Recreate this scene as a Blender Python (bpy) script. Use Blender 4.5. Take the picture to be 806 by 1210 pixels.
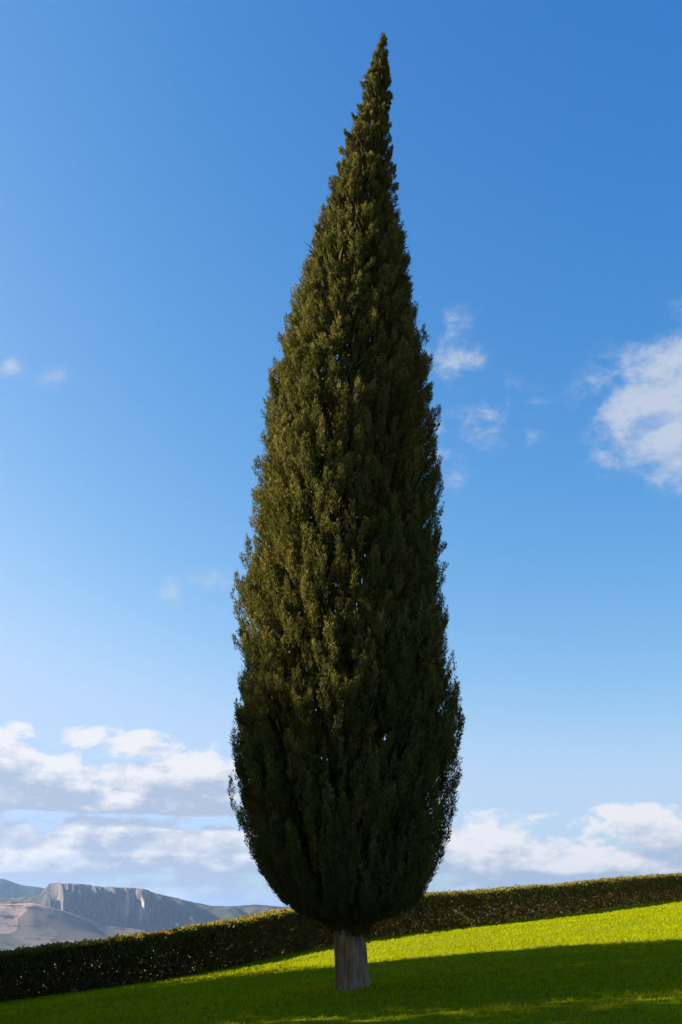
import bpy, math
import numpy as np
from mathutils import Vector

for o in list(bpy.data.objects):
    bpy.data.objects.remove(o)
S = bpy.context.scene
COL = S.collection
R = math.radians

# ------------------------------------------------------------------ camera
cam_d = bpy.data.cameras.new('camera')
cam = bpy.data.objects.new('camera', cam_d)
COL.objects.link(cam)
cam.location = (0, 0, 1.6)
cam.rotation_euler = (R(90 + 21.8937), 0, 0)
cam_d.sensor_fit = 'VERTICAL'
cam_d.sensor_height = 36.0
cam_d.lens = 36.0 * 1177 / 1210
cam_d.clip_start = 0.1
cam_d.clip_end = 90000
S.camera = cam

# ------------------------------------------------------------------ light
SUN_AZ, SUN_EL = -78.0, 22.0            # degrees clockwise from +Y, above the horizon
SKY_STRENGTH = 0.1
SUN_STRENGTH = 5.0
EXPOSURE = 2.0
S.view_settings.view_transform = 'Standard'
S.view_settings.look = 'None'
S.view_settings.gamma = 1.0
S.view_settings.exposure = EXPOSURE
S.view_settings.use_curve_mapping = False
S.render.engine = 'CYCLES'
S.cycles.use_denoising = True
S.cycles.denoiser = 'OPENIMAGEDENOISE'
S.cycles.denoising_input_passes = 'RGB_ALBEDO_NORMAL'
S.cycles.denoising_prefilter = 'NONE'
S.cycles.max_bounces = 8
S.cycles.diffuse_bounces = 4
S.cycles.transmission_bounces = 4
S.cycles.volume_bounces = 0
S.cycles.sample_clamp_indirect = 6.0

sun_dir = Vector((math.sin(R(SUN_AZ)) * math.cos(R(SUN_EL)),
                  math.cos(R(SUN_AZ)) * math.cos(R(SUN_EL)), math.sin(R(SUN_EL))))
sd = bpy.data.lights.new('sun', 'SUN')
sd.energy = SUN_STRENGTH
sd.angle = R(0.53)
sd.color = (1.0, 0.90, 0.70)
sun = bpy.data.objects.new('sun', sd)
COL.objects.link(sun)
sun.location = sun_dir * 60
sun.rotation_euler = sun_dir.to_track_quat('Z', 'Y').to_euler()


class NB:
    """small node-building helper"""
    def __init__(self, tree):
        self.t = tree

    def n(self, kind, ins=None, **attrs):
        nd = self.t.nodes.new(kind)
        for k, v in attrs.items():
            setattr(nd, k, v)
        for k, v in (ins or {}).items():
            s = nd.inputs[k]
            if isinstance(v, bpy.types.NodeSocket):
                self.t.links.new(v, s)
            else:
                s.default_value = v
        return nd

    def m(self, op, a, b=0.0, c=0.0, clamp=False):
        return self.n('ShaderNodeMath', {0: a, 1: b, 2: c}, operation=op, use_clamp=clamp).outputs[0]

    def v(self, op, a, b=(0, 0, 0)):
        return self.n('ShaderNodeVectorMath', {0: a, 1: b}, operation=op).outputs[0]

    def step(self, x, lo, hi):
        return self.n('ShaderNodeMapRange', {'Value': x, 'From Min': lo, 'From Max': hi},
                      interpolation_type='SMOOTHSTEP').outputs[0]

    def lin(self, x, lo, hi, a=0.0, b=1.0):
        return self.n('ShaderNodeMapRange', {'Value': x, 'From Min': lo, 'From Max': hi,
                                             'To Min': a, 'To Max': b}).outputs[0]

    def noise(self, vec, scale, detail=4.0, rough=0.55, dist=0.0, lac=2.0):
        return self.n('ShaderNodeTexNoise', {'Vector': vec, 'Scale': scale, 'Detail': detail,
                                             'Roughness': rough, 'Distortion': dist, 'Lacunarity': lac})

    def mix(self, fac, a, b):
        nd = self.n('ShaderNodeMix', data_type='RGBA')
        for s, v in ((nd.inputs[0], fac), (nd.inputs[6], a), (nd.inputs[7], b)):
            if isinstance(v, bpy.types.NodeSocket):
                self.t.links.new(v, s)
            else:
                s.default_value = (*v, 1) if isinstance(v, tuple) and len(v) == 3 else v
        return nd.outputs[2]


# ---- world: Nishita sky with cumulus banks low down and a few loose clouds
def cloud_group():
    g = bpy.data.node_groups.new('cloud_density', 'ShaderNodeTree')
    g.interface.new_socket('Direction', in_out='INPUT', socket_type='NodeSocketVector')
    g.interface.new_socket('Bank', in_out='OUTPUT', socket_type='NodeSocketFloat')
    g.interface.new_socket('Loose', in_out='OUTPUT', socket_type='NodeSocketFloat')
    b = NB(g)
    gi = b.n('NodeGroupInput').outputs[0]
    d = b.v('NORMALIZE', gi)
    sx = b.n('ShaderNodeSeparateXYZ', {0: d})
    el = b.m('MULTIPLY', b.m('ARCSINE', sx.outputs[2]), 180 / math.pi)
    az = b.m('MULTIPLY', b.m('ARCTAN2', sx.outputs[0], sx.outputs[1]), 180 / math.pi)
    st = b.v('MULTIPLY', d, (1.0, 1.0, 1.45))
    puff = b.noise(b.v('MULTIPLY', d, (1.0, 1.0, 1.9)), 17.0, 10.0, 0.62, 0.1).outputs[0]
    big = b.noise(b.v('ADD', st, (3.1, 1.7, 0.4)), 5.0, 3.0, 0.5).outputs[0]
    fib = b.noise(b.v('ADD', st, (7.3, 2.2, 5.1)), 20.0, 9.0, 0.62, 0.15).outputs[0]
    wob = b.m('MULTIPLY_ADD', big, 2.4, -1.2)

    def blob(a0, e0, sa, se):
        u = b.m('DIVIDE', b.m('SUBTRACT', az, a0), sa)
        w = b.m('DIVIDE', b.m('SUBTRACT', el, e0), se)
        q = b.m('ADD', b.m('MULTIPLY', u, u), b.m('MULTIPLY', w, w))
        return b.m('EXPONENT', b.m('MULTIPLY', q, -1.0))

    def bank(base, top, gain=1.0):
        e = b.m('ADD', el, b.m('MULTIPLY', wob, 0.35))
        lo = b.step(e, base - 0.35, base + 0.35)
        hi = b.m('SUBTRACT', 1.0, b.lin(e, base + 0.2, top, 0.0, 1.0))
        hi = b.m('POWER', b.m('MAXIMUM', hi, 0.0), 0.7)
        return b.m('MULTIPLY', b.m('MULTIPLY', lo, hi), gain)

    # upper bank, tall towards the left of the view and again elsewhere round the horizon
    win = b.step(b.noise(b.v('MULTIPLY', d, (1, 1, 0)), 2.3, 1.0).outputs[0], 0.50, 0.58)
    left = b.m('SUBTRACT', 1.0, b.step(az, -7.5, -3.0))
    left = b.m('MULTIPLY', left, b.step(az, -44.0, -38.0))
    ahead = b.m('MULTIPLY', b.step(az, -46.0, -40.0), b.m('SUBTRACT', 1.0, b.step(az, 30.0, 40.0)))
    win = b.m('MAXIMUM', left, b.m('MULTIPLY', win, b.m('SUBTRACT', 1.0, ahead)))
    upper = b.m('MULTIPLY', bank(4.9, 9.7, 1.15), win)
    tower = blob(-19.5, 7.6, 2.6, 1.7)
    lower = bank(1.8, 5.6, 1.15)
    strat = b.m('MULTIPLY', b.m('SUBTRACT', 1.0, b.step(el, 2.0, 3.6)), b.step(el, -3.0, -1.0))
    mk = b.m('MAXIMUM', b.m('ADD', upper, b.m('MULTIPLY', tower, 0.45)), lower)
    dens = b.m('ADD', mk, b.m('MULTIPLY', b.m('MULTIPLY', b.m('SUBTRACT', puff, 0.5), 3.0), b.step(mk, 0.0, 0.3)))
    dens = b.m('MAXIMUM', dens, b.m('ADD', b.m('MULTIPLY', strat, 0.66), b.m('MULTIPLY', b.m('MULTIPLY', b.m('SUBTRACT', puff, 0.5), 2.0), strat)))

    lm = b.m('MULTIPLY', blob(22.0, 25.8, 5.2, 3.5), 1.7)
    lm = b.m('SUBTRACT', lm, b.m('MULTIPLY', blob(19.4, 25.6, 1.3, 0.8), 0.75))
    for a0, e0, sa, se, k in ((7.4, 31.0, 2.4, 2.4, .46), (10.0, 26.7, 4.0, 1.6, .46), (6.3, 25.5, 1.8, 1.8, .46),
                              (7.0, 23.9, 1.5, 1.2, .28), (11.5, 28.4, 2.0, 1.8, .22), (-20.9, 28.5, 1.4, .9, .26),
                              (-18.0, 28.3, 1.9, 1.3, .22), (-7.2, 17.9, 2.2, .9, .38), (-10.2, 16.5, 1.0, 1.7, .30),
                              (27, 30, 5, 3, .9), (60, 22, 12, 5, .8), (-62, 25, 9, 4, .8), (120, 28, 10, 5, .8),
                              (-130, 24, 12, 5, .8), (170, 30, 12, 5, .8)):
        lm = b.m('MAXIMUM', lm, b.m('MULTIPLY', blob(a0, e0, sa, se), k))
    loose = b.m('ADD', lm, b.m('MULTIPLY', b.m('SUBTRACT', fib, 0.5), 3.0))
    loose = b.m('MULTIPLY', loose, b.step(lm, 0.0, 0.30))
    go = b.n('NodeGroupOutput')
    g.links.new(dens, go.inputs[0])
    g.links.new(loose, go.inputs[1])
    return g


world = bpy.data.worlds.new('World')
S.world = world
world.use_nodes = True
wt = world.node_tree
wt.nodes.clear()
W = NB(wt)
sky = W.n('ShaderNodeTexSky', sky_type='NISHITA', sun_disc=False)
sky.sun_elevation = R(SUN_EL)
sky.sun_rotation = R(SUN_AZ)
sky.altitude = 600
sky.air_density = 1.0
sky.dust_density = 1.5
sky.ozone_density = 4.0
# tone curve of a polarised, well-developed picture, the same over the whole sky
sep = W.n('ShaderNodeSeparateColor', {0: sky.outputs[0]})
chan = []
for k, (gam, gain, cap) in enumerate(((1.85, 11.2, 0.19), (1.03, 2.34, 0.31), (0.56, 1.44, 0.50))):
    c = W.m('SMOOTH_MIN', W.m('MULTIPLY', sep.outputs[k], 0.1), cap, cap * 0.25)
    chan.append(W.m('MULTIPLY', W.m('POWER', c, gam), gain / 2 ** EXPOSURE / SKY_STRENGTH))
graded = W.n('ShaderNodeCombineColor', {0: chan[0], 1: chan[1], 2: chan[2]}).outputs[0]
bg_sky = W.n('ShaderNodeBackground', {'Color': graded, 'Strength': SKY_STRENGTH})
CG = cloud_group()
dirv = W.n('ShaderNodeTexCoord').outputs['Generated']


def clouds(vec):
    nd = W.n('ShaderNodeGroup', node_tree=CG)
    wt.links.new(vec, nd.inputs[0])
    return nd.outputs


c0 = clouds(dirv)
c1 = clouds(W.v('ADD', dirv, (-0.010, -0.003, 0.012)))
c2 = clouds(W.v('ADD', dirv, (-0.022, -0.006, 0.034)))
bank_a = W.step(c0[0], 0.26, 0.64)
loose_a = W.m('MULTIPLY', W.step(c0[1], 0.05, 1.15), 0.80)
slope = W.m('ADD', W.m('SUBTRACT', c0[0], c1[0]), W.m('SUBTRACT', c0[1], c1[1]))
over = W.step(W.m('ADD', W.m('MULTIPLY', c2[0], 0.6), W.m('MULTIPLY', c1[0], 0.4)), 0.05, 1.0)
lit = W.m('ADD', W.m('SUBTRACT', 1.0, over), W.m('MULTIPLY', slope, 0.9), clamp=True)
ccol = W.mix(lit, (0.44, 0.53, 0.68), (0.90, 0.895, 0.905))
lcol = W.mix(W.step(slope, -0.35, 0.35), (0.44, 0.54, 0.72), (0.63, 0.68, 0.78))
isl = W.m('GREATER_THAN', loose_a, bank_a)
col = W.mix(isl, ccol, lcol)
bg_cloud = W.n('ShaderNodeBackground', {'Color': col, 'Strength': 1.0 / 2 ** EXPOSURE})
alpha = W.m('MAXIMUM', W.m('MULTIPLY', bank_a, 0.94), loose_a)
mixs = W.n('ShaderNodeMixShader', {0: alpha})
wt.links.new(bg_sky.outputs[0], mixs.inputs[1])
wt.links.new(bg_cloud.outputs[0], mixs.inputs[2])
wo = W.n('ShaderNodeOutputWorld')
wt.links.new(mixs.outputs[0], wo.inputs[0])
world.cycles.sampling_method = 'MANUAL'
world.cycles.sample_map_resolution = 512


# ------------------------------------------------------------------ helpers
rng = np.random.default_rng(11)


def tag(o, label=None, cat=None, group=None, kind=None):
    for k, v in (('label', label), ('category', cat), ('group', group), ('kind', kind)):
        if v:
            o[k] = v
    return o


def mesh_np(name, verts, quads, mat, parent=None, smooth=False, attrs=None):
    """one mesh object from numpy arrays: verts (n,3), quads (m,4) or (m,3)"""
    me = bpy.data.meshes.new(name)
    verts = np.ascontiguousarray(verts, np.float32)
    quads = np.ascontiguousarray(quads, np.int32)
    k = quads.shape[1]
    me.vertices.add(len(verts))
    me.vertices.foreach_set('co', verts.ravel())
    me.loops.add(quads.size)
    me.loops.foreach_set('vertex_index', quads.ravel())
    me.polygons.add(len(quads))
    me.polygons.foreach_set('loop_start', np.arange(0, quads.size, k, dtype=np.int32))
    if smooth:
        me.polygons.foreach_set('use_smooth', np.ones(len(quads), bool))
    for an, av in (attrs or {}).items():
        a = me.attributes.new(an, 'FLOAT', 'POINT')
        a.data.foreach_set('value', np.ascontiguousarray(av, np.float32))
    me.update(calc_edges=True)
    o = bpy.data.objects.new(name, me)
    COL.objects.link(o)
    if mat:
        me.materials.append(mat)
    if parent:
        o.parent = parent
    return o


def empty(name, loc=(0, 0, 0)):
    o = bpy.data.objects.new(name, None)
    COL.objects.link(o)
    o.location = loc
    return o


def grid_faces(nu, nv, wrap=False):
    """faces of a (nu rows, nv columns) grid; wrap joins the last column to the first"""
    i = np.arange(nu - 1)[:, None]
    j = np.arange(nv if wrap else nv - 1)[None, :]
    j2 = (j + 1) % nv
    a = i * nv + j
    b_ = i * nv + j2
    return np.stack([a, b_, b_ + nv, a + nv], -1).reshape(-1, 4)


_perm = np.random.default_rng(5).random((256, 256))


def vnoise(x, y):
    xi = np.floor(x).astype(int)
    yi = np.floor(y).astype(int)
    fx, fy = x - xi, y - yi
    fx, fy = fx * fx * (3 - 2 * fx), fy * fy * (3 - 2 * fy)
    p = lambda a, b: _perm[a % 256, b % 256]
    return ((p(xi, yi) * (1 - fx) + p(xi + 1, yi) * fx) * (1 - fy)
            + (p(xi, yi + 1) * (1 - fx) + p(xi + 1, yi + 1) * fx) * fy) * 2 - 1


def fbm(x, y, oct=5, gain=0.5):
    s, a, t = 0, 1.0, 0
    for k in range(oct):
        s = s + a * vnoise(x * 2 ** k + 17.3 * k, y * 2 ** k + 9.1 * k)
        t += a
        a *= gain
    return s / t


def ridged(x, y, oct=4):
    s, a, t = 0, 1.0, 0
    for k in range(oct):
        s = s + a * (1 - np.abs(vnoise(x * 2 ** k + 31 * k, y * 2 ** k + 5 * k)))
        t += a
        a *= 0.5
    return s / t


def sm(x, a, b):
    t = np.clip((x - a) / (b - a), 0, 1)
    return t * t * (3 - 2 * t)


def unit(v):
    return v / np.maximum(np.linalg.norm(v, axis=-1, keepdims=True), 1e-9)


def frame_from(d, r):
    """orthonormal side vectors for directions d (n,3), random spin r (n,)"""
    ref = np.where(np.abs(d[:, 2:3]) > 0.9, np.array([[1.0, 0, 0]]), np.array([[0, 0, 1.0]]))
    s = unit(np.cross(d, ref))
    t = np.cross(d, s)
    c, q = np.cos(r)[:, None], np.sin(r)[:, None]
    return s * c + t * q, t * c - s * q


def blades(base, d, length, width, spin, fold=0.25, belly=0.45):
    """narrow four-cornered leaves; returns verts (4n,3) and quads"""
    s, t = frame_from(d, spin)
    L, w = length[:, None], width[:, None]
    mid = base + d * L * belly
    v = np.stack([base, mid + s * w * 0.5 + t * w * fold, base + d * L, mid - s * w * 0.5 + t * w * fold], 1)
    n = len(base)
    return v.reshape(-1, 3), np.arange(4 * n, dtype=np.int32).reshape(n, 4)


def tube(path, rad, seg=6):
    """a swept tube along path (k,3)"""
    path = np.asarray(path, float)
    tan = unit(np.gradient(path, axis=0))
    s = unit(np.cross(tan, np.array([0.31, 0.87, 0.05])))
    t = np.cross(tan, s)
    a = np.linspace(0, 2 * np.pi, seg, endpoint=False)
    v = (path[:, None] + (s[:, None] * np.cos(a)[None, :, None] + t[:, None] * np.sin(a)[None, :, None])
         * np.asarray(rad)[:, None, None])
    return v.reshape(-1, 3), grid_faces(len(path), seg, True)


def join(parts):
    vs, fs, o = [], [], 0
    for v, f in parts:
        vs.append(v)
        fs.append(f + o)
        o += len(v)
    return np.concatenate(vs), np.concatenate(fs)


# ------------------------------------------------------------------ materials
def material(name):
    m = bpy.data.materials.new(name)
    m.use_nodes = True
    m.node_tree.nodes.clear()
    b = NB(m.node_tree)
    return m, b


def finish(b, shader, disp=None):
    o = b.n('ShaderNodeOutputMaterial')
    b.t.links.new(shader, o.inputs[0])


def leaf_material(name, ramp, trans, tcol, gloss=0.06, rough=0.55, noise_scale=1.2, noise_amt=0.25, mul=1.0):
    """ramp: list of (pos, rgb) read by the 'tint' attribute plus a broad noise"""
    m, b = material(name)
    at = b.n('ShaderNodeAttribute', attribute_name='tint')
    geo = b.n('ShaderNodeNewGeometry')
    nz = b.noise(geo.outputs['Position'], noise_scale, 3.0).outputs[0]
    f = b.m('ADD', at.outputs['Fac'], b.m('MULTIPLY', b.m('SUBTRACT', nz, 0.5), noise_amt * 2))
    cr = b.n('ShaderNodeValToRGB', {0: f})
    els = cr.color_ramp.elements
    while len(els) < len(ramp):
        els.new(0.5)
    for e, (p, c) in zip(els, ramp):
        e.position = p
        e.color = (*[x * mul for x in c], 1)
    dif = b.n('ShaderNodeBsdfDiffuse', {'Color': cr.outputs[0]}).outputs[0]
    tc = b.n('ShaderNodeMix', data_type='RGBA', blend_type='MULTIPLY')
    tc.inputs[0].default_value = 1.0
    b.t.links.new(cr.outputs[0], tc.inputs[6])
    tc.inputs[7].default_value = (*tcol, 1)
    tr = b.n('ShaderNodeBsdfTranslucent', {'Color': tc.outputs[2]}).outputs[0]
    mx = b.n('ShaderNodeMixShader', {0: trans})
    b.t.links.new(dif, mx.inputs[1])
    b.t.links.new(tr, mx.inputs[2])
    gl = b.n('ShaderNodeBsdfGlossy', {'Color': (1, 1, 1, 1), 'Roughness': rough}).outputs[0]
    mg = b.n('ShaderNodeMixShader', {0: gloss})
    b.t.links.new(mx.outputs[0], mg.inputs[1])
    b.t.links.new(gl, mg.inputs[2])
    finish(b, mg.outputs[0])
    return m


M_cyp = leaf_material('cypress_foliage',
                      [(0.0, (0.095, 0.062, 0.035)), (0.14, (0.048, 0.054, 0.018)), (0.45, (0.094, 0.096, 0.028)),
                       (0.75, (0.180, 0.156, 0.046)), (1.0, (0.30, 0.225, 0.09))],
                      0.22, (1.0, 1.0, 0.45), gloss=0.0, rough=0.5, noise_scale=1.3, noise_amt=0.26, mul=0.86)
M_hedge = leaf_material('hedge_leaf',
                        [(0.0, (0.15, 0.088, 0.035)), (0.15, (0.085, 0.082, 0.024)), (0.55, (0.150, 0.140, 0.034)),
                         (1.0, (0.20, 0.18, 0.035))],
                        0.50, (1.3, 1.1, 0.4), gloss=0.01, rough=0.5, noise_scale=0.8, noise_amt=0.2)
M_grass = leaf_material('grass_blade',
                        [(0.0, (0.25, 0.20, 0.01)), (0.2, (0.185, 0.230, 0.002)), (0.6, (0.265, 0.310, 0.002)),
                         (1.0, (0.35, 0.37, 0.003))],
                        0.42, (1.25, 1.05, 0.3), gloss=0.0, rough=0.4, noise_scale=0.35, noise_amt=0.22)


def bark_material():
    m, b = material('cypress_bark')
    tc = b.n('ShaderNodeTexCoord').outputs['Object']
    v = b.v('MULTIPLY', tc, (7.0, 7.0, 1.0))
    n1 = b.noise(v, 1.6, 8.0, 0.62, 0.4).outputs[0]
    n2 = b.noise(tc, 2.2, 4.0).outputs[0]
    c = b.mix(b.step(n1, 0.30, 0.68), (0.080, 0.048, 0.027), (0.285, 0.190, 0.110))
    c = b.mix(b.m('MULTIPLY', b.step(n2, 0.5, 0.75), 0.5), c, (0.34, 0.235, 0.14))
    bump = b.n('ShaderNodeBump', {'Height': n1, 'Strength': 1.0, 'Distance': 0.035})
    p = b.n('ShaderNodeBsdfPrincipled', {'Base Color': c, 'Roughness': 0.95, 'Normal': bump.outputs[0],
                                         'Specular IOR Level': 0.1})
    finish(b, p.outputs[0])
    return m


def twig_material():
    m, b = material('hedge_twig')
    p = b.n('ShaderNodeBsdfPrincipled', {'Base Color': (0.12, 0.075, 0.045, 1), 'Roughness': 0.9})
    finish(b, p.outputs[0])
    return m


def lawn_material():
    m, b = material('lawn_turf')
    geo = b.n('ShaderNodeNewGeometry').outputs['Position']
    n1 = b.noise(geo, 0.5, 4.0).outputs[0]
    n2 = b.noise(geo, 35.0, 3.0).outputs[0]
    c = b.mix(n1, (0.12, 0.150, 0.006), (0.17, 0.20, 0.006))
    c = b.mix(b.m('MULTIPLY', n2, 0.6), c, (0.11, 0.10, 0.008))
    bump = b.n('ShaderNodeBump', {'Height': n2, 'Strength': 0.7, 'Distance': 0.03})
    p = b.n('ShaderNodeBsdfPrincipled', {'Base Color': c, 'Roughness': 0.95, 'Normal': bump.outputs[0],
                                         'Specular IOR Level': 0.0})
    finish(b, p.outputs[0])
    return m


def land_material():
    """valley: ploughed and stubble fields, scrub"""
    m, b = material('valley_land')
    geo = b.n('ShaderNodeNewGeometry').outputs['Position']
    flat = b.v('MULTIPLY', geo, (1.0, 1.0, 0.0))
    warp = b.v('ADD', flat, b.v('MULTIPLY', b.v('SUBTRACT', b.noise(flat, 0.0016, 3.0).outputs['Color'], (.5, .5, .5)), (500., 500., 0.)))
    vor = b.n('ShaderNodeTexVoronoi', {'Vector': b.v('MULTIPLY', warp, (1.0, 0.45, 0.0)), 'Scale': 0.0032})
    h = b.n('ShaderNodeSeparateColor', {0: vor.outputs['Color']})
    c = b.mix(b.step(h.outputs[0], 0.15, 0.85), (0.16, 0.096, 0.062), (0.38, 0.240, 0.165))
    c = b.mix(b.m('MULTIPLY', b.step(h.outputs[1], 0.66, 0.70), 0.75), c, (0.060, 0.058, 0.038))
    scr = b.noise(flat, 0.0055, 8.0, 0.66).outputs[0]
    c = b.mix(b.m('MULTIPLY', b.step(scr, 0.53, 0.59), 0.9), c, (0.026, 0.030, 0.026))
    fine = b.noise(flat, 0.03, 4.0, 0.6).outputs[0]
    c = b.mix(b.m('MULTIPLY', b.step(fine, 0.58, 0.68), 0.6), c, (0.028, 0.034, 0.018))
    p = b.n('ShaderNodeBsdfDiffuse', {'Color': c})
    finish(b, p.outputs[0])
    return m


def rock_material():
    """mesa: grey limestone cliff with scrub on every gentler slope and one fresh ochre scar"""
    m, b = material('mountain_rock')
    g = b.n('ShaderNodeNewGeometry')
    geo = g.outputs['Position']
    nz = b.n('ShaderNodeSeparateXYZ', {0: g.outputs['Normal']}).outputs[2]
    st = b.v('MULTIPLY', geo, (1.0, 1.0, 0.22))
    n1 = b.noise(st, 0.016, 8.0, 0.68, 0.3).outputs[0]
    n2 = b.noise(geo, 0.011, 7.0, 0.65).outputs[0]
    n3 = b.noise(geo, 0.0035, 5.0, 0.6).outputs[0]
    rock = b.mix(b.step(n1, 0.36, 0.64), (0.026, 0.025, 0.026), (0.155, 0.130, 0.108))
    scrub = b.mix(b.step(n2, 0.40, 0.62), (0.024, 0.029, 0.018), (0.075, 0.060, 0.036))
    steep = b.m('ADD', nz, b.m('MULTIPLY', b.m('SUBTRACT', n2, 0.5), 0.5))
    hd = b.n('ShaderNodeAttribute', attribute_name='bare').outputs['Fac']
    c = b.mix(b.m('MAXIMUM', b.step(steep, 0.50, 0.72), b.m('SUBTRACT', 1.0, hd)), rock, scrub)
    c = b.mix(b.m('MULTIPLY', b.step(n3, 0.5, 0.6), 0.55), c, (0.030, 0.034, 0.020))
    at = b.n('ShaderNodeAttribute', attribute_name='scar').outputs['Fac']
    c = b.mix(b.m('MULTIPLY', at, b.step(b.m('ADD', n1, b.m('MULTIPLY', at, 0.3)), 0.42, 0.62)), c, (0.75, 0.50, 0.30))
    p = b.n('ShaderNodeBsdfDiffuse', {'Color': c})
    finish(b, p.outputs[0])
    return m


M_bark, M_twig, M_lawn, M_land, M_rock = bark_material(), twig_material(), lawn_material(), land_material(), rock_material()

# ------------------------------------------------------------------ lawn
# hedge base line (front foot of the hedge), left to right
HB = np.array([(-40, 23.0, -3.6), (-28, 22.6, -2.6), (-18, 23.6, -1.6), (-12.5, 25.1, -0.9),
               (-8.22, 26.68, -0.42), (-6.36, 27.36, -0.23), (-4.40, 28.12, 0.01), (-2.41, 29.6, 0.33),
               (-1.28, 30.6, 0.56), (0.78, 32.7, 0.83), (2.90, 35.0, 1.02), (6.12, 38.9, 1.28), (10.35, 44.0, 1.66),
               (16.09, 50.43, 2.18), (24, 58.0, 2.75), (36, 68.0, 3.4)], float)
GC = np.array([(0, 0, 0.0), (0.17, 16, 0.585), (0.1, 12.4, 0.43), (-8, 13, -0.30), (8, 16, 1.05), (-18, 12, -1.0),
               (18, 24, 1.75), (18, 5, 1.2), (-18, -8, -1.6), (18, -12, 0.9), (0, -14, -0.6), (30, 40, 2.6),
               (40, 10, 2.2), (-40, 0, -3.2)], float)
CP = np.concatenate([GC, HB])


def tps_fit(P, lam=0.3):
    d = np.linalg.norm(P[:, None, :2] - P[None, :, :2], axis=-1)
    K = d ** 2 * np.log(d + 1e-9) + lam * np.eye(len(P))
    A = np.c_[np.ones(len(P)), P[:, :2]]
    n = len(P)
    Mx = np.block([[K, A], [A.T, np.zeros((3, 3))]])
    return np.linalg.solve(Mx, np.r_[P[:, 2], 0, 0, 0])


_w = tps_fit(CP)


def lawn_raw(x, y):
    z = _w[-3] + _w[-2] * x + _w[-1] * y
    for k in range(len(CP)):
        d = np.hypot(x - CP[k, 0], y - CP[k, 1])
        z = z + _w[k] * d ** 2 * np.log(d + 1e-9)
    return z


def dense(P, n=700):
    t = np.r_[0, np.cumsum(np.linalg.norm(np.diff(P[:, :2], axis=0), axis=1))]
    u = np.linspace(0, t[-1], n)
    q = np.stack([np.interp(u, t, P[:, i]) for i in range(P.shape[1])], 1)
    k = np.hanning(41)
    k /= k.sum()
    for i in range(P.shape[1]):
        e = np.r_[np.full(20, q[0, i]) + np.arange(-20, 0) * (q[1, i] - q[0, i]), q[:, i],
                  np.full(20, q[-1, i]) + np.arange(1, 21) * (q[-1, i] - q[-2, i])]
        q[:, i] = np.convolve(e, k, 'valid')
    return q


HP = dense(HB)                                    # dense hedge foot line
HT = unit(np.gradient(HP[:, :2], axis=0))
HN = np.stack([-HT[:, 1], HT[:, 0]], 1)           # pointing away from the lawn


def hedge_side(x, y):
    """signed distance to the hedge foot line: positive beyond it"""
    x = np.asarray(x, float)
    y = np.asarray(y, float)
    yy = np.interp(x, HP[:, 0], HP[:, 1])
    tx = np.interp(x, HP[:, 0], HT[:, 0])
    return (y - yy) * tx


def ground(x, y):
    x = np.asarray(x, float)
    y = np.asarray(y, float)
    s = np.clip(hedge_side(x, y), 0, 400)
    xc, yc = np.clip(x, -42, 44), np.clip(y, -20, 72)
    z = lawn_raw(xc, np.minimum(yc, np.interp(xc, HP[:, 0], HP[:, 1]) + 2))
    z = z + 0.025 * fbm(x * 0.35, y * 0.35, 3) + 0.008 * fbm(x * 2.1, y * 2.1, 2)
    return z - 0.30 * np.maximum(s - 1.6, 0) ** 1.05


gx = np.linspace(-42, 44, 190)
gy = np.linspace(-20, 76, 210)
X, Y = np.meshgrid(gx, gy)
Z = ground(X, Y)
lawn = mesh_np('lawn', np.stack([X, Y, Z], -1).reshape(-1, 3), grid_faces(len(gy), len(gx)), M_lawn, smooth=True)
tag(lawn, kind='structure')

# ------------------------------------------------------------------ valley, mountain, far ridge (eye level = 1.6)
EYE = 1.6
VALLEY = -185.0


def valley_z(az, r):
    x, y = r * np.sin(az), r * np.cos(az)
    base = VALLEY + 26 * fbm(x / 1500 + 3, y / 1500 + 8, 4) * sm(r, 900, 2500)
    hills = sm(r, 7000, 16000) * (30 + 90 * np.maximum(fbm(x / 4200 + 1, y / 4200 + 5, 5), -0.4))
    base = base + hills * 0.9
    top = ground(np.clip(x, -42, 44), np.clip(y, -20, 74)) - 1.2
    fall = sm(r, 60, 1100) ** 0.62
    z = top * (1 - fall) + base * fall - 10 * sm(r, 45, 130)
    # rolling foothill ahead-left, in front of the mountain
    azd = np.degrees(az)
    crest = np.interp(azd, [-34, -26, -20, -17.7, -16.0, -14.4, -12.3, -10.4, -8, -5],
                      [20, 45, 62, 55, 48, 0, -88, -112, -150, VALLEY])
    prof = np.exp(-((r - 6700) / 620) ** 2)
    prof = np.where(r > 6700, np.maximum(prof, 0.35 * sm(9000 - r, 0, 2000)), prof)
    hill = (crest - VALLEY) * prof * (1 + 0.10 * fbm(x / 420, y / 420, 4)) + prof * 40 * fbm(x / 330, y / 330, 5)
    z = np.where((azd > -36) & (azd < -5), np.maximum(z, VALLEY + hill + 6 * fbm(x / 300, y / 300, 3)), z)
    return z


az1 = np.unique(np.r_[np.linspace(-180, -36, 60), np.linspace(-36, -2, 190), np.linspace(-2, 30, 60), np.linspace(30, 180, 60)])
az1 = az1[:-1]
rr = np.r_[np.linspace(20, 120, 12), np.geomspace(150, 3000, 30), np.linspace(3100, 9000, 110), np.geomspace(9300, 45000, 34)]
A, RR = np.meshgrid(np.radians(az1), rr)
Zt = valley_z(A, RR)
vv = np.stack([RR * np.sin(A), RR * np.cos(A), Zt], -1).reshape(-1, 3)
valley = mesh_np('valley', vv, grid_faces(len(rr), len(az1), True)[:, ::-1], M_land, smooth=True)
tag(valley, kind='structure')

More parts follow.
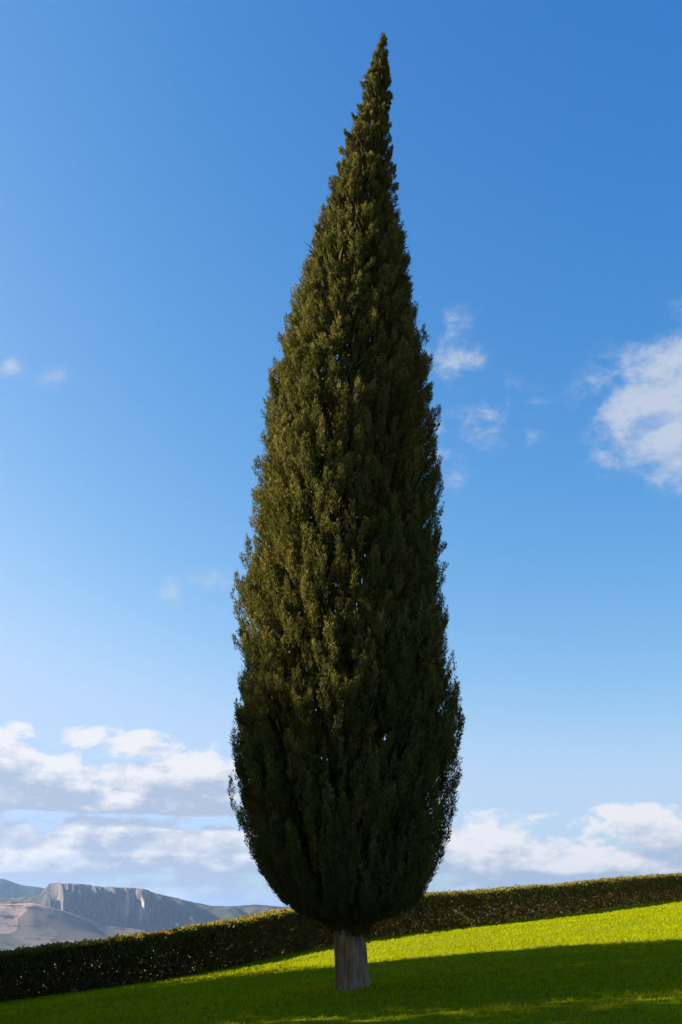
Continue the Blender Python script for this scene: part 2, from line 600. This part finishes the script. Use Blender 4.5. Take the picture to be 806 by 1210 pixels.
# flat-topped mountain with a fluted cliff
SIL = np.array([(-24, 0.35), (-21, 0.55), (-18.5, 0.62), (-16.9, 0.72), (-15.75, 0.86), (-15.55, 1.08), (-15.38, 1.33), (-14.9, 1.38),
                (-13.43, 1.34), (-13.1, 1.25), (-10.98, 1.20), (-10.3, 1.10), (-9.9, .93), (-9.5, 0.87), (-8.47, 0.66), (-6.89, 0.33), (-5.9, 0.31),
                (-4.65, 0.40), (-3.39, 0.29), (0, 0.15), (4, -0.1), (9, -0.9)])
FOOT = np.array([(-24, -0.6), (-16.0, -0.05), (-14.5, -0.35), (-12.3, -0.62), (-10.5, -0.85), (-7, -0.85), (0, -0.9), (9, -1.3)])
D0 = 8000.0
azm = np.r_[np.linspace(-24, -16.2, 60), np.linspace(-16.15, -8, 330), np.linspace(-7.9, 9, 90)]
rm = np.r_[np.linspace(6500, 7400, 26), np.linspace(7415, 8260, 100), np.linspace(8290, 9600, 14)]
A, RR = np.meshgrid(azm, rm)
topz = D0 * np.tan(np.radians(np.interp(A, SIL[:, 0], SIL[:, 1]))) + EYE
footz = (D0 - 250) * np.tan(np.radians(np.interp(A, FOOT[:, 0], FOOT[:, 1]))) + EYE
skew = A + (RR - 7800) * 0.0026                       # ribs lean down to the left
gul = ridged(skew * 0.8 + 0.5, RR / 900 + 2, 3)
gul2 = ridged(skew * 2.1 + 7 + 0.5 * fbm(A * 2, RR / 200, 2), RR / 500 + 9, 3)
gul3 = fbm(skew * 6.0, RR / 160 + 9, 4)
hard = np.interp(A, [-20, -16, -14.6, -10.6, -9.0, 0], [0.25, 0.45, 1, 1, 0.35, 0.25])
edge = 7800 + 260 * (gul - 0.65) * 2 + (230 * (gul2 - 0.65) * 2 + 80 * gul3) * hard + 90 * np.sin(A * 0.55)
wid = 170 + 420 * (1 - hard) + 60 * fbm(A * 2.0 + 9, RR / 900, 2)
t = (RR - (edge - wid)) / (2 * wid)
cl = np.clip(t, 0, 1)
cl = np.where(cl < 0.5, 0.5 * (2 * cl) ** 1.5, 1 - 0.5 * (2 - 2 * cl) ** 2.2)
tal = sm(RR, 6600, 7700)
talz = VALLEY - 30 + (footz - VALLEY + 30) * tal ** 1.5
talz = talz + 34 * tal * (ridged(A * 1.6 + (RR - 7500) * 0.0008, RR / 800, 5) - 0.65) * 2
roll = (1 - sm(RR, 8600, 9600)) * (topz - VALLEY) + VALLEY
Zm = talz + (np.where(RR > 8300, roll, topz) - talz) * cl
Zm = Zm + cl * 3.5 * fbm(A * 9, RR / 60, 4) + (16 * fbm(skew * 7, RR / 110, 5) * hard + 9 * fbm(A * 3, RR / 300, 5)) * (cl * (1 - cl) * 4)
Ar = np.radians(A)
hf = (Zm - footz) / (topz - footz)
scar = np.exp(-((A + 11.33 - 0.12 * (hf - .5)) / 0.19) ** 2) * sm(hf, 0.12, 0.3) * (1 - sm(hf, 0.78, 0.92))
scar = np.maximum(scar, 0.5 * np.exp(-((A + 10.55 - 0.25 * (hf - .4)) / 0.10) ** 2) * sm(hf, 0.03, 0.15) * (1 - sm(hf, 0.6, 0.8)))
mountain = mesh_np('mountain', np.stack([RR * np.sin(Ar), RR * np.cos(Ar), Zm], -1).reshape(-1, 3),
                   grid_faces(len(rm), len(azm))[:, ::-1], M_rock, smooth=True, attrs={'scar': scar.ravel(), 'bare': sm(hard, 0.4, 0.95).ravel()})
tag(mountain, kind='structure')

# far ridge behind it
azf = np.linspace(-60, 40, 400)
rf = np.linspace(9700, 12800, 30)
A, RR = np.meshgrid(azf, rf)
topf = np.interp(A, [-60, -45, -34, -26, -21, -18.6, -17.95, -17.6, -16.9, -15.7, -14.5, -12, 0, 40],
                 [0.6, 1.1, 0.9, 1.3, 1.5, 1.55, 1.60, 1.62, 1.36, 1.16, 1.0, .6, -.3, -.3])
topf = 11000 * np.tan(np.radians(topf)) + EYE + 11 * fbm(A * 3, RR / 900, 4)
pf = np.exp(-((RR - 11000) / 700) ** 2)
Zf = VALLEY - 40 + (topf - VALLEY + 40) * pf * (1 + .12 * (ridged(A * 1.5, RR / 1800, 4) - .65) * (1 - pf) * 3)
Ar = np.radians(A)
ridge = mesh_np('far_hills', np.stack([RR * np.sin(Ar), RR * np.cos(Ar), Zf], -1).reshape(-1, 3),
                grid_faces(len(rf), len(azf))[:, ::-1], M_rock, smooth=True, attrs={'scar': np.zeros(Zf.size), 'bare': np.full(Zf.size, 0.4)})
tag(ridge, kind='structure')

# ------------------------------------------------------------------ cypress
# crown profile: height above datum, centre x, radius
CR = np.array([(1.40, .138, .16), (1.47, .138, .38), (1.55, .125, .60), (1.66, .14, .84), (1.93, .13, 1.062), (2.29, .075, 1.328), (2.53, .077, 1.433),
               (2.78, .07, 1.533), (3.16, .05, 1.619), (3.41, .059, 1.681), (3.8, .053, 1.744), (4.06, .067, 1.768),
               (4.46, .115, 1.818), (4.73, .129, 1.83), (5.14, .096, 1.80), (5.85, .042, 1.731), (6.58, .02, 1.724),
               (7.33, .051, 1.71), (8.11, .088, 1.629), (8.91, .09, 1.598), (9.75, .137, 1.58), (10.61, .13, 1.477),
               (11.51, .22, 1.331), (11.97, .24, 1.216), (12.44, .25, 1.147), (12.92, .30, 1.093), (13.41, .327, .998),
               (13.9, .355, .867), (14.41, .367, .75), (14.92, .421, .64), (15.45, .51, .575), (15.99, .532, .48),
               (16.54, .59, .40), (17.09, .70, .315), (17.66, .744, .28), (18.13, .803, .20), (18.6, .846, .13), (18.95, .88, .06), (19.12, .89, .02)])
TX, TY, TZ = 0.17, 16.0, 0.57
ZB, ZT = CR[0, 0], CR[-1, 0]


def crown_c(z):
    return np.interp(z, CR[:, 0], CR[:, 1])


def crown_r(z):
    return np.interp(z, CR[:, 0], CR[:, 2])


def build_crown(nb=3300, per=16, nbl=15, inner=36000, seed=3):
    g = np.random.default_rng(seed)
    # plume templates: twiglets along a short curved shoot (axis = +Z, length 1)
    temps = []
    for k in range(8):
        t = np.sort(g.random(nbl)) ** 0.9
        ph = np.arange(nbl) * 2.4 + g.random(nbl)
        sp = 0.16 * np.sin(np.pi * np.clip(t * 0.85 + 0.12, 0, 1)) * (0.4 + 0.8 * g.random(nbl))
        base = np.stack([sp * 0.35 * np.cos(ph), sp * 0.35 * np.sin(ph), t * 0.80], 1)
        out = 0.68 - 0.32 * t + 0.28 * g.normal(size=nbl)
        d = unit(np.stack([np.cos(ph) * out, np.sin(ph) * out, np.ones(nbl)], 1))
        L = (0.36 - 0.12 * t) * (0.75 + 0.5 * g.random(nbl))
        temps.append((base, d, L))
    # branches: ascending sprays whose tips make the surface
    zz = np.linspace(ZB, ZT, 600)
    w = crown_r(zz) + 0.07 + 0.16 * sm(zz, 12.5, 16.0)
    w = w * np.interp(zz, [2.0, 3.0, 6.5, 9.0], [1.7, 1.3, 1.2, 1.0])
    cdf = np.cumsum(w)
    z = np.interp(g.random(nb), cdf / cdf[-1], zz)
    a = (np.arange(nb) * 2.399963 + g.normal(size=nb) * 0.5)
    Rr = crown_r(z)
    sc = np.clip(Rr / 1.15, 0.34, 1.0)
    lump = 1 + 0.03 * np.sin(3 * a + z * 0.9) + 0.075 * vnoise(a * 2.4 + 40, z * 0.8) + 0.035 * vnoise(a * 5.5 + 11, z * 2.0)
    rad = Rr * lump * (0.85 + 0.155 * g.random(nb) ** 0.6) - 0.015 * sc
    rad = rad * (1 + 0.36 * sm(z, 13.0, 16.0) * vnoise(a * 1.1 + 9, z * 2.6))
    stick = g.random(nb) < 0.03
    rad = rad + stick * g.random(nb) * 0.10
    er = np.stack([np.cos(a), np.sin(a), 0 * a], 1)
    tip = np.stack([crown_c(z) + rad * np.cos(a), TY + rad * np.sin(a), z], 1)
    flare = np.clip((2.6 - z) / 1.4, 0, 1)
    ow = 0.16 + 0.16 * g.random(nb) + 0.25 * stick + 0.5 * flare
    sway = g.normal(size=(nb, 3)) * (0.22 * np.interp(z, [2, 7, 12], [0.45, 0.6, 1.0]))[:, None]
    dirv_ = unit(er * ow[:, None] + np.array([0, 0, 1.0]) + sway)
    Lb = (0.20 + 0.36 * g.random(nb)) * sc * np.interp(z, [2, 7, 12], [1.5, 1.45, 1.0])
    rmx = (0.055 + 0.06 * g.random(nb)) * np.clip(sc, 0.45, 1)
    bt = g.random(nb)
    # shoots along each branch
    I = np.repeat(np.arange(nb), per)
    n = len(I)
    t = np.tile((np.arange(per) + 0.5) / per, nb) + g.normal(size=n) * 0.02
    t = np.clip(t, 0, 1) ** 0.85
    ph = g.random(n) * 2 * np.pi
    rs = rmx[I] * np.sin(np.pi * np.clip(0.12 + 0.86 * t, 0, 1)) ** 0.8 * (0.55 + 0.6 * g.random(n))
    s_, t_ = frame_from(dirv_[I], ph)
    ax = tip[I] - dirv_[I] * (Lb[I] * (1 - t))[:, None] - er[I] * (0.22 * sc[I] * (1 - t) ** 2)[:, None]
    P0 = ax + s_ * rs[:, None]
    dv = unit(dirv_[I] + s_ * (0.34 * (1 - 0.55 * t) * (0.6 + 0.8 * g.random(n)))[:, None] + g.normal(size=(n, 3)) * 0.10)
    Lp = (0.16 + 0.10 * g.random(n)) * np.clip(0.6 + 0.4 * sc[I], 0, 1)
    P0 = P0 - dv * Lp[:, None] * 0.7
    # nothing may stray far outside or below the crown
    P0[:, 2] = np.maximum(P0[:, 2], ZB - 0.05 - 0.20 * g.random(n) ** 3.5)
    rr_ = np.hypot(P0[:, 0] - crown_c(P0[:, 2]), P0[:, 1] - TY)
    lim = crown_r(P0[:, 2]) * 1.04 + 0.05
    k = np.minimum(1, lim / np.maximum(rr_, 1e-6))
    P0[:, 0] = crown_c(P0[:, 2]) + (P0[:, 0] - crown_c(P0[:, 2])) * k
    P0[:, 1] = TY + (P0[:, 1] - TY) * k
    B, Dd, LL, Tt = [], [], [], []
    which = g.integers(0, 8, n)
    spin = g.random(n) * 2 * np.pi
    tint_b = 0.34 + 0.30 * bt + 0.10 * g.random(nb)
    for q in range(8):
        m = np.where(which == q)[0]
        b0, d0, l0 = temps[q]
        s1, s2 = frame_from(dv[m], spin[m])
        Lm = Lp[m][:, None, None]
        pts = (s1[:, None] * b0[None, :, 0:1] + s2[:, None] * b0[None, :, 1:2] + dv[m][:, None] * b0[None, :, 2:3]) * Lm + P0[m][:, None]
        ds = s1[:, None] * d0[None, :, 0:1] + s2[:, None] * d0[None, :, 1:2] + dv[m][:, None] * d0[None, :, 2:3]
        B.append(pts.reshape(-1, 3))
        Dd.append(ds.reshape(-1, 3))
        LL.append((l0[None] * Lp[m][:, None]).ravel())
        tt = tint_b[I[m]][:, None] + 0.32 * (b0[None, :, 2] - 0.4) + g.normal(size=(len(m), nbl)) * 0.10
        Tt.append(tt.ravel())
    # older sprays and dead brown twigs inside
    zi = np.interp(g.random(inner), cdf / cdf[-1], zz)
    zi = np.r_[zi, 12.5 + 5.8 * g.random(7000)]
    zi = zi[crown_r(zi) > 0.12]
    inner = len(zi)
    ai = g.random(inner) * 2 * np.pi
    ri = crown_r(zi) * (0.42 - 0.3 * sm(zi, 12.0, 15.0) + (0.36 + 0.3 * sm(zi, 12.0, 15.0)) * g.random(inner) ** 0.7)
    B.append(np.stack([crown_c(zi) + ri * np.cos(ai), TY + ri * np.sin(ai), zi - 0.1], 1))
    Dd.append(unit(np.stack([np.cos(ai) * .4, np.sin(ai) * .4, np.ones(inner)], 1) + g.normal(size=(inner, 3)) * 0.35))
    LL.append((0.22 + 0.2 * g.random(inner)) * np.clip(crown_r(zi), 0.4, 1))
    Tt.append(np.where(g.random(inner) < 0.25, 0.02, 0.25))
    B, Dd, LL, Tt = map(np.concatenate, (B, Dd, LL, Tt))
    wd = np.full(len(B), 0.0122) * (0.8 + 0.5 * g.random(len(B)))
    wd[-inner:] = 0.055 * np.clip(crown_r(zi), 0.45, 1)
    v, f = blades(B, Dd, LL, wd, g.random(len(B)) * 2 * np.pi)
    return v, f, np.repeat(np.clip(Tt, 0, 1), 4)


tree = empty('cypress_tree', (TX, TY, TZ))
tag(tree, 'tall slender dark green cypress tree standing alone on the lawn with a short grey trunk', 'tree')

# trunk: fluted, slightly flared at the foot, tapering up through the crown
zt = np.r_[np.linspace(TZ - 0.25, 2.2, 44), np.linspace(2.4, 17.6, 50)]
aa = np.linspace(0, 2 * np.pi, 72, endpoint=False)
Zt_, Aa = np.meshgrid(zt, aa, indexing='ij')
hh = Zt_ - TZ
rad = np.interp(hh, [-0.3, 0.0, 0.12, 0.35, 0.8, 3, 8, 13, 18.2], [0.30, 0.258, 0.241, 0.234, 0.230, 0.20, 0.11, 0.03, 0.008])
flute = 0.030 * np.sin(4 * Aa + 0.8 + 0.25 * hh) + 0.016 * np.sin(7 * Aa + 2.0 - 0.5 * hh) + 0.010 * vnoise(Aa * 5, hh * 1.1)
flute = flute - 0.10 * np.exp(-((Aa - 5.12 - 0.05 * hh) / 0.16) ** 2) - 0.045 * np.exp(-((Aa - 4.55 + 0.10 * hh) / 0.07) ** 2)
fine = 0.016 * fbm(np.cos(Aa) * 7 + 30, np.sin(Aa) * 7 + hh * 1.2, 4) + 0.02 * np.exp(-np.maximum(hh, 0) / 0.10) * fbm(np.cos(Aa) * 2.5 + 3, np.sin(Aa) * 2.5, 3)
rad = rad * (1 + flute * 1.5 * np.exp(-np.maximum(hh, 0) / 3)) + fine * (rad > 0.1)
tcx = np.interp(Zt_, [0.3, 0.58, 1.3, 2.2, 8, 12, 18.6], [0.172, 0.169, 0.125, 0.12, 0.09, 0.24, 0.846])
vt = np.stack([tcx - TX + rad * np.cos(Aa), rad * np.sin(Aa), Zt_ - TZ], -1).reshape(-1, 3)
trunk = mesh_np('trunk', vt, grid_faces(len(zt), len(aa), True), M_bark, tree, smooth=True)

# limbs rising steeply inside the crown
parts = []
for k in range(90):
    z0 = rng.uniform(1.0, 15.0)
    a = rng.uniform(0, 2 * np.pi)
    L = rng.uniform(1.2, 3.0)
    z1 = min(z0 + L, 18.0)
    q = np.linspace(0, 1, 7)
    rr_ = crown_r(np.interp(q, [0, 1], [z0, z1]) + 0.3) * 0.8 * q ** 0.6
    x0 = np.interp(z0, [0.3, 2.2, 8, 12, 18.6], [.17, .12, .09, .24, .846])
    pth = np.stack([np.interp(q, [0, 1], [x0, crown_c(z1)]) + rr_ * np.cos(a) - TX, rr_ * np.sin(a), z0 + (z1 - z0) * q ** 1.2 - TZ], 1)
    parts.append(tube(pth, np.linspace(0.05, 0.012, 7) * (1 - z0 / 22), 6))
v, f = join(parts)
tag(mesh_np('limbs', v, f, M_bark, tree, smooth=True), kind='stuff')

v, f, tint = build_crown()
# small tan cones clustered in the sunnier upper foliage
cg = np.random.default_rng(77)
nc = 550
zc = 5.0 + 10.0 * cg.random(nc) ** 0.8
acl = cg.random(nc) * 2 * np.pi
rcl = crown_r(zc) * (0.86 + 0.11 * cg.random(nc))
cc = np.stack([crown_c(zc) + rcl * np.cos(acl) - TX, rcl * np.sin(acl), zc - TZ], 1)
octa = np.array([(1, 0, 0), (0, 1, 0), (-1, 0, 0), (0, -1, 0), (0, 0, 1.15), (0, 0, -1.15)], float)
octf = np.array([(0, 1, 4), (1, 2, 4), (2, 3, 4), (3, 0, 4), (1, 0, 5), (2, 1, 5), (3, 2, 5), (0, 3, 5)])
cv = (cc[:, None] + octa[None] * (0.011 + 0.007 * cg.random(nc))[:, None, None]).reshape(-1, 3)
cf = (octf[None] + (np.arange(nc) * 6)[:, None, None]).reshape(-1, 3)
mc, bb = material('cypress_cone')
pc = bb.n('ShaderNodeBsdfPrincipled', {'Base Color': (0.15, 0.11, 0.065, 1), 'Roughness': 0.9})
finish(bb, pc.outputs[0])
tag(mesh_np('cones', cv, cf, mc, tree, smooth=True), kind='stuff')
crown = mesh_np('crown', v - np.array([TX, TY, TZ]), f, M_cyp, tree, attrs={'tint': tint})

# broad trees standing to the left, outside the view; they shade the lawn and the cypress's foot
def build_broad_crown(n=26000, lumps=46, seed=5):
    g = np.random.default_rng(seed)
    c = unit(g.normal(size=(lumps, 3))) * (0.25 + 0.45 * g.random(lumps)[:, None] ** 0.5)
    r = 0.26 + 0.16 * g.random(lumps)
    k = g.integers(0, lumps, n)
    q = unit(g.normal(size=(n, 3)))
    P = c[k] + q * (r[k] * g.random(n) ** 0.35 * (1 + 0.55 * g.random(n) * (g.random(n) < 0.16)))[:, None]
    d = unit(q + g.normal(size=(n, 3)) * 0.7)
    L = 0.040 + 0.022 * g.random(n)
    v, f = blades(P, d, L, L * 0.62, g.random(n) * 6.283)
    return v, f, np.repeat(np.clip(0.5 + 0.15 * g.normal(size=n), 0.15, 1), 4)


bv, bf, bt_ = build_broad_crown()
# x, y, crown half-width, top height above datum, underside height, label
SHADE = [(-15.0, 23.0, 2.9, 16.5, 0.6, 'tall narrow leafy tree left of the lawn, nearest the hedge'),
         (-14.0, 18.7, 3.4, 11.9, 0.2, 'low round leafy tree left of the lawn, level with the cypress'),
         (-15.5, 12.9, 4.4, 15.5, 0.3, 'tall broad leafy tree left of the lawn, between two others'),
         (-14.5, 3.5, 4.8, 15.5, 0.3, 'broad leafy tree left of the camera, farthest from the hedge'),
         (-20.0, 28.2, 5.0, 9.8, -3.9, 'small leafy tree behind the left end of the hedge')]
bc_mesh = bt_mesh = None
for x, y, hw, top, bot, lab in SHADE:
    z0 = float(ground(x, y)) - 0.05
    e = empty('broadleaf_tree', (x, y, z0))
    tag(e, lab, 'tree', 'leafy trees left of the lawn')
    if bc_mesh is None:
        c = mesh_np('crown', bv, bf, M_hedge, e, attrs={'tint': bt_})
        q = np.linspace(0, 1, 9)
        pt = [tube(np.stack([0.10 * np.sin(q * 3), 0.08 * np.sin(q * 4 + 1), q], 1), 0.20 * (1 - 0.7 * q) + 0.1 * np.exp(-q * 20), 12)]
        for k in range(7):
            a = k * 2.4
            p0 = 0.35 + 0.06 * k
            pt.append(tube(np.stack([2.2 * q ** 0.8 * np.cos(a), 2.2 * q ** 0.8 * np.sin(a), p0 + 0.3 * q], 1), 0.09 * (1 - 0.8 * q), 7))
        v, f = join(pt)
        tk = mesh_np('trunk', v, f, M_bark, e, smooth=True)
        bc_mesh, bt_mesh = c, tk
    else:
        c, tk = bc_mesh.copy(), bt_mesh.copy()
        for o in (c, tk):
            COL.objects.link(o)
            o.parent = e
    c.scale = (hw, hw, (top - bot) / 2)
    c.location = (0, 0, (top + bot) / 2 - z0)
    c.rotation_euler.z = x * 1.7 + y
    tk.scale = (1, 1, (top - z0) * 0.8)

# ------------------------------------------------------------------ hedge
hedge = empty('hedge', (float(HP[350, 0]), float(HP[350, 1]), float(HP[350, 2])))
tag(hedge, 'long low clipped hedge running along the upper edge of the lawn behind the cypress', 'hedge')
HO = np.array(hedge.location)
arc = np.r_[0, np.cumsum(np.linalg.norm(np.diff(HP[:, :2], axis=0), axis=1))]
u_in0 = arc[np.argmin(np.abs(HP[:, 0] + 11))]
u_in1 = arc[np.argmin(np.abs(HP[:, 0] - 20))]


def hedge_pts(u, s, h):
    """u along, s behind the front foot, h above the ground"""
    x = np.interp(u, arc, HP[:, 0]) + np.interp(u, arc, HN[:, 0]) * s
    y = np.interp(u, arc, HP[:, 1]) + np.interp(u, arc, HN[:, 1]) * s
    return np.stack([x, y, ground(np.interp(u, arc, HP[:, 0]), np.interp(u, arc, HP[:, 1])) + h], 1)


HW = 0.88


def hedge_h(u):
    return 1.10 + 0.035 * fbm(u * 0.9, u * 0 + 3, 3) + 0.03 * vnoise(u * 4, u * 0 + 8)


def hedge_leaves(u0, u1, per_m, g):
    n = int((u1 - u0) * per_m)
    u = u0 + g.random(n) * (u1 - u0)
    H = hedge_h(u)
    k = g.random(n)
    dep = g.exponential(0.17, n)
    front, top, back = k < 0.54, (k >= 0.54) & (k < 0.74), k >= 0.74
    h = g.random(n) ** 1.0 * (H + 0.03) - 0.03
    bul = 0.05 * vnoise(u * 1.6, h * 2.2 + 4) + 0.03 * vnoise(u * 5, h * 5)
    s = np.where(front, dep + bul, np.where(back, HW - dep - bul, g.random(n) * HW))
    # rounded shoulders
    edge = np.minimum(s, HW - s)
    Ht = H - 0.10 * np.clip(1 - edge / 0.16, 0, 1) ** 2
    h = np.where(top, Ht - np.minimum(dep * 0.7, 0.5), np.minimum(h, Ht))
    h = h + top * (g.random(n) < 0.05) * g.random(n) * 0.07
    # thin, ragged patches in the lower half
    thin = vnoise(u * 1.1 + 50, h * 1.4) * 0.6 + vnoise(u * 3.7, h * 3 + 20) * 0.5
    keep = (h > 0.65) | (thin < 0.55 + g.random(n) * 0.55)
    keep &= g.random(n) < np.interp(np.interp(u, arc, HP[:, 0]), [-1, 6], [1.0, 0.62])
    P = hedge_pts(u, s, h)
    hn = np.stack([np.interp(u, arc, HN[:, 0]), np.interp(u, arc, HN[:, 1]), 0 * u], 1)
    d = np.where(front[:, None], -hn * 0.6, np.where(back[:, None], hn * 0.6, 0)) + np.array([0, 0, 0.55]) + g.normal(size=(n, 3)) * 0.6
    tint = 0.42 + 0.18 * g.normal(size=n) + 0.12 * vnoise(u * 0.7, h * 0 + 2) + 0.22 * top * (dep < 0.06)
    dead = (h < 0.55) & (g.random(n) < 0.28)
    tint = np.where(dead, 0.02, np.clip(tint, 0.12, 1))
    L = (0.060 + 0.04 * g.random(n)) * np.interp(np.interp(u, arc, HP[:, 0]), [-6, 2], [1.18, 1.0])
    i = np.where(keep)[0]
    return P[i], unit(d[i]), L[i], L[i] * 0.55, tint[i]


g = np.random.default_rng(21)
chunks = [hedge_leaves(u_in0, u_in1, 6000, g), hedge_leaves(0, u_in0, 900, g), hedge_leaves(u_in1, arc[-1], 900, g)]
P, D_, L_, Wd, Ti = [np.concatenate([c[i] for c in chunks]) for i in range(5)]
v, f = blades(P - HO, D_, L_, Wd, g.random(len(P)) * 6.283)
tag(mesh_np('foliage', v, f, M_hedge, hedge, attrs={'tint': np.repeat(Ti, 4)}), kind='stuff')
parts = []
for u in np.arange(0.1, arc[-1], 0.11):
    uu = np.full(4, u) + rng.normal(size=4) * 0.03
    s0 = rng.uniform(0.15, HW - 0.12)
    ss = s0 + np.cumsum(rng.normal(size=4) * 0.035)
    pth = hedge_pts(uu, ss, np.array([-0.03, 0.3, 0.65, 0.98])) - HO
    parts.append(tube(pth, np.array([0.013, 0.011, 0.008, 0.004]) * rng.uniform(0.7, 1.4), 5))
v, f = join(parts)
tag(mesh_np('stems', v, f, M_twig, hedge, smooth=True), kind='stuff')

# ------------------------------------------------------------------ grass blades
def scatter(x0, x1, y0, y1, per_m2, g):
    n = int((x1 - x0) * (y1 - y0) * per_m2)
    x, y = x0 + g.random(n) * (x1 - x0), y0 + g.random(n) * (y1 - y0)
    k = (hedge_side(x, y) < 0.35) & (np.hypot(x - TX, y - TY) > 0.215) & (np.abs(x) < y * 0.40 + 3.0)
    return x[k], y[k]


g = np.random.default_rng(8)
pts = [scatter(-11, 11, 9, 17, 150, g), scatter(-13, 13, 17, 25, 72, g), scatter(-14, 16, 25, 38, 42, g), scatter(-6, 24, 38, 56, 22, g)]
x = np.concatenate([p[0] for p in pts])
y = np.concatenate([p[1] for p in pts])
dist = np.hypot(x, y)
NBL = 5
patch = fbm(x * 0.55, y * 0.55, 4)
n = len(x)
xs, ys = np.repeat(x, NBL) + g.normal(size=n * NBL) * 0.022, np.repeat(y, NBL) + g.normal(size=n * NBL) * 0.022
zs = ground(xs, ys) - 0.004
dr = np.repeat(dist, NBL)
d = unit(np.stack([g.normal(size=n * NBL) * 0.42, g.normal(size=n * NBL) * 0.42, np.ones(n * NBL)], 1))
L_ = (0.036 + 0.03 * g.random(n * NBL)) * (1 + 0.25 * np.repeat(patch, NBL))
Wd = (0.0045 + 0.0025 * g.random(n * NBL)) * (0.75 + dr / 20)
tint = np.clip(0.48 + 0.09 * g.normal(size=n * NBL) + 0.36 * np.repeat(patch, NBL), 0.2, 1)
tint = np.where(g.random(n * NBL) < 0.05, 0.02, tint)
v, f = blades(np.stack([xs, ys, zs], 1), d, L_, Wd, g.random(n * NBL) * 6.283, belly=0.3)
gr = mesh_np('grass', v, f, M_grass, attrs={'tint': np.repeat(tint, 4)})
tag(gr, 'short mown green grass covering the sloping lawn', 'grass', kind='stuff')

# ------------------------------------------------------------------ haze
HZ_DENS = 3.2e-5
hz = mesh_np('haze', np.array([(sx * 47000., sy * 47000., z) for z in (-330., 352.) for sy in (-1, 1) for sx in (-1, 1)]),
             np.array([(0, 2, 3, 1), (4, 5, 7, 6), (0, 1, 5, 4), (1, 3, 7, 5), (3, 2, 6, 7), (2, 0, 4, 6)]), None)
m, b = material('haze_air')
pv = b.n('ShaderNodeVolumePrincipled', {'Color': (0.38, 0.58, 1.0, 1), 'Density': HZ_DENS, 'Anisotropy': 0.6, 'Density Attribute': ''})
o = b.n('ShaderNodeOutputMaterial')
b.t.links.new(pv.outputs[0], o.inputs['Volume'])
hz.data.materials.append(m)
tag(hz, 'thin blue haze over the valley and the far mountain', 'haze', kind='stuff')
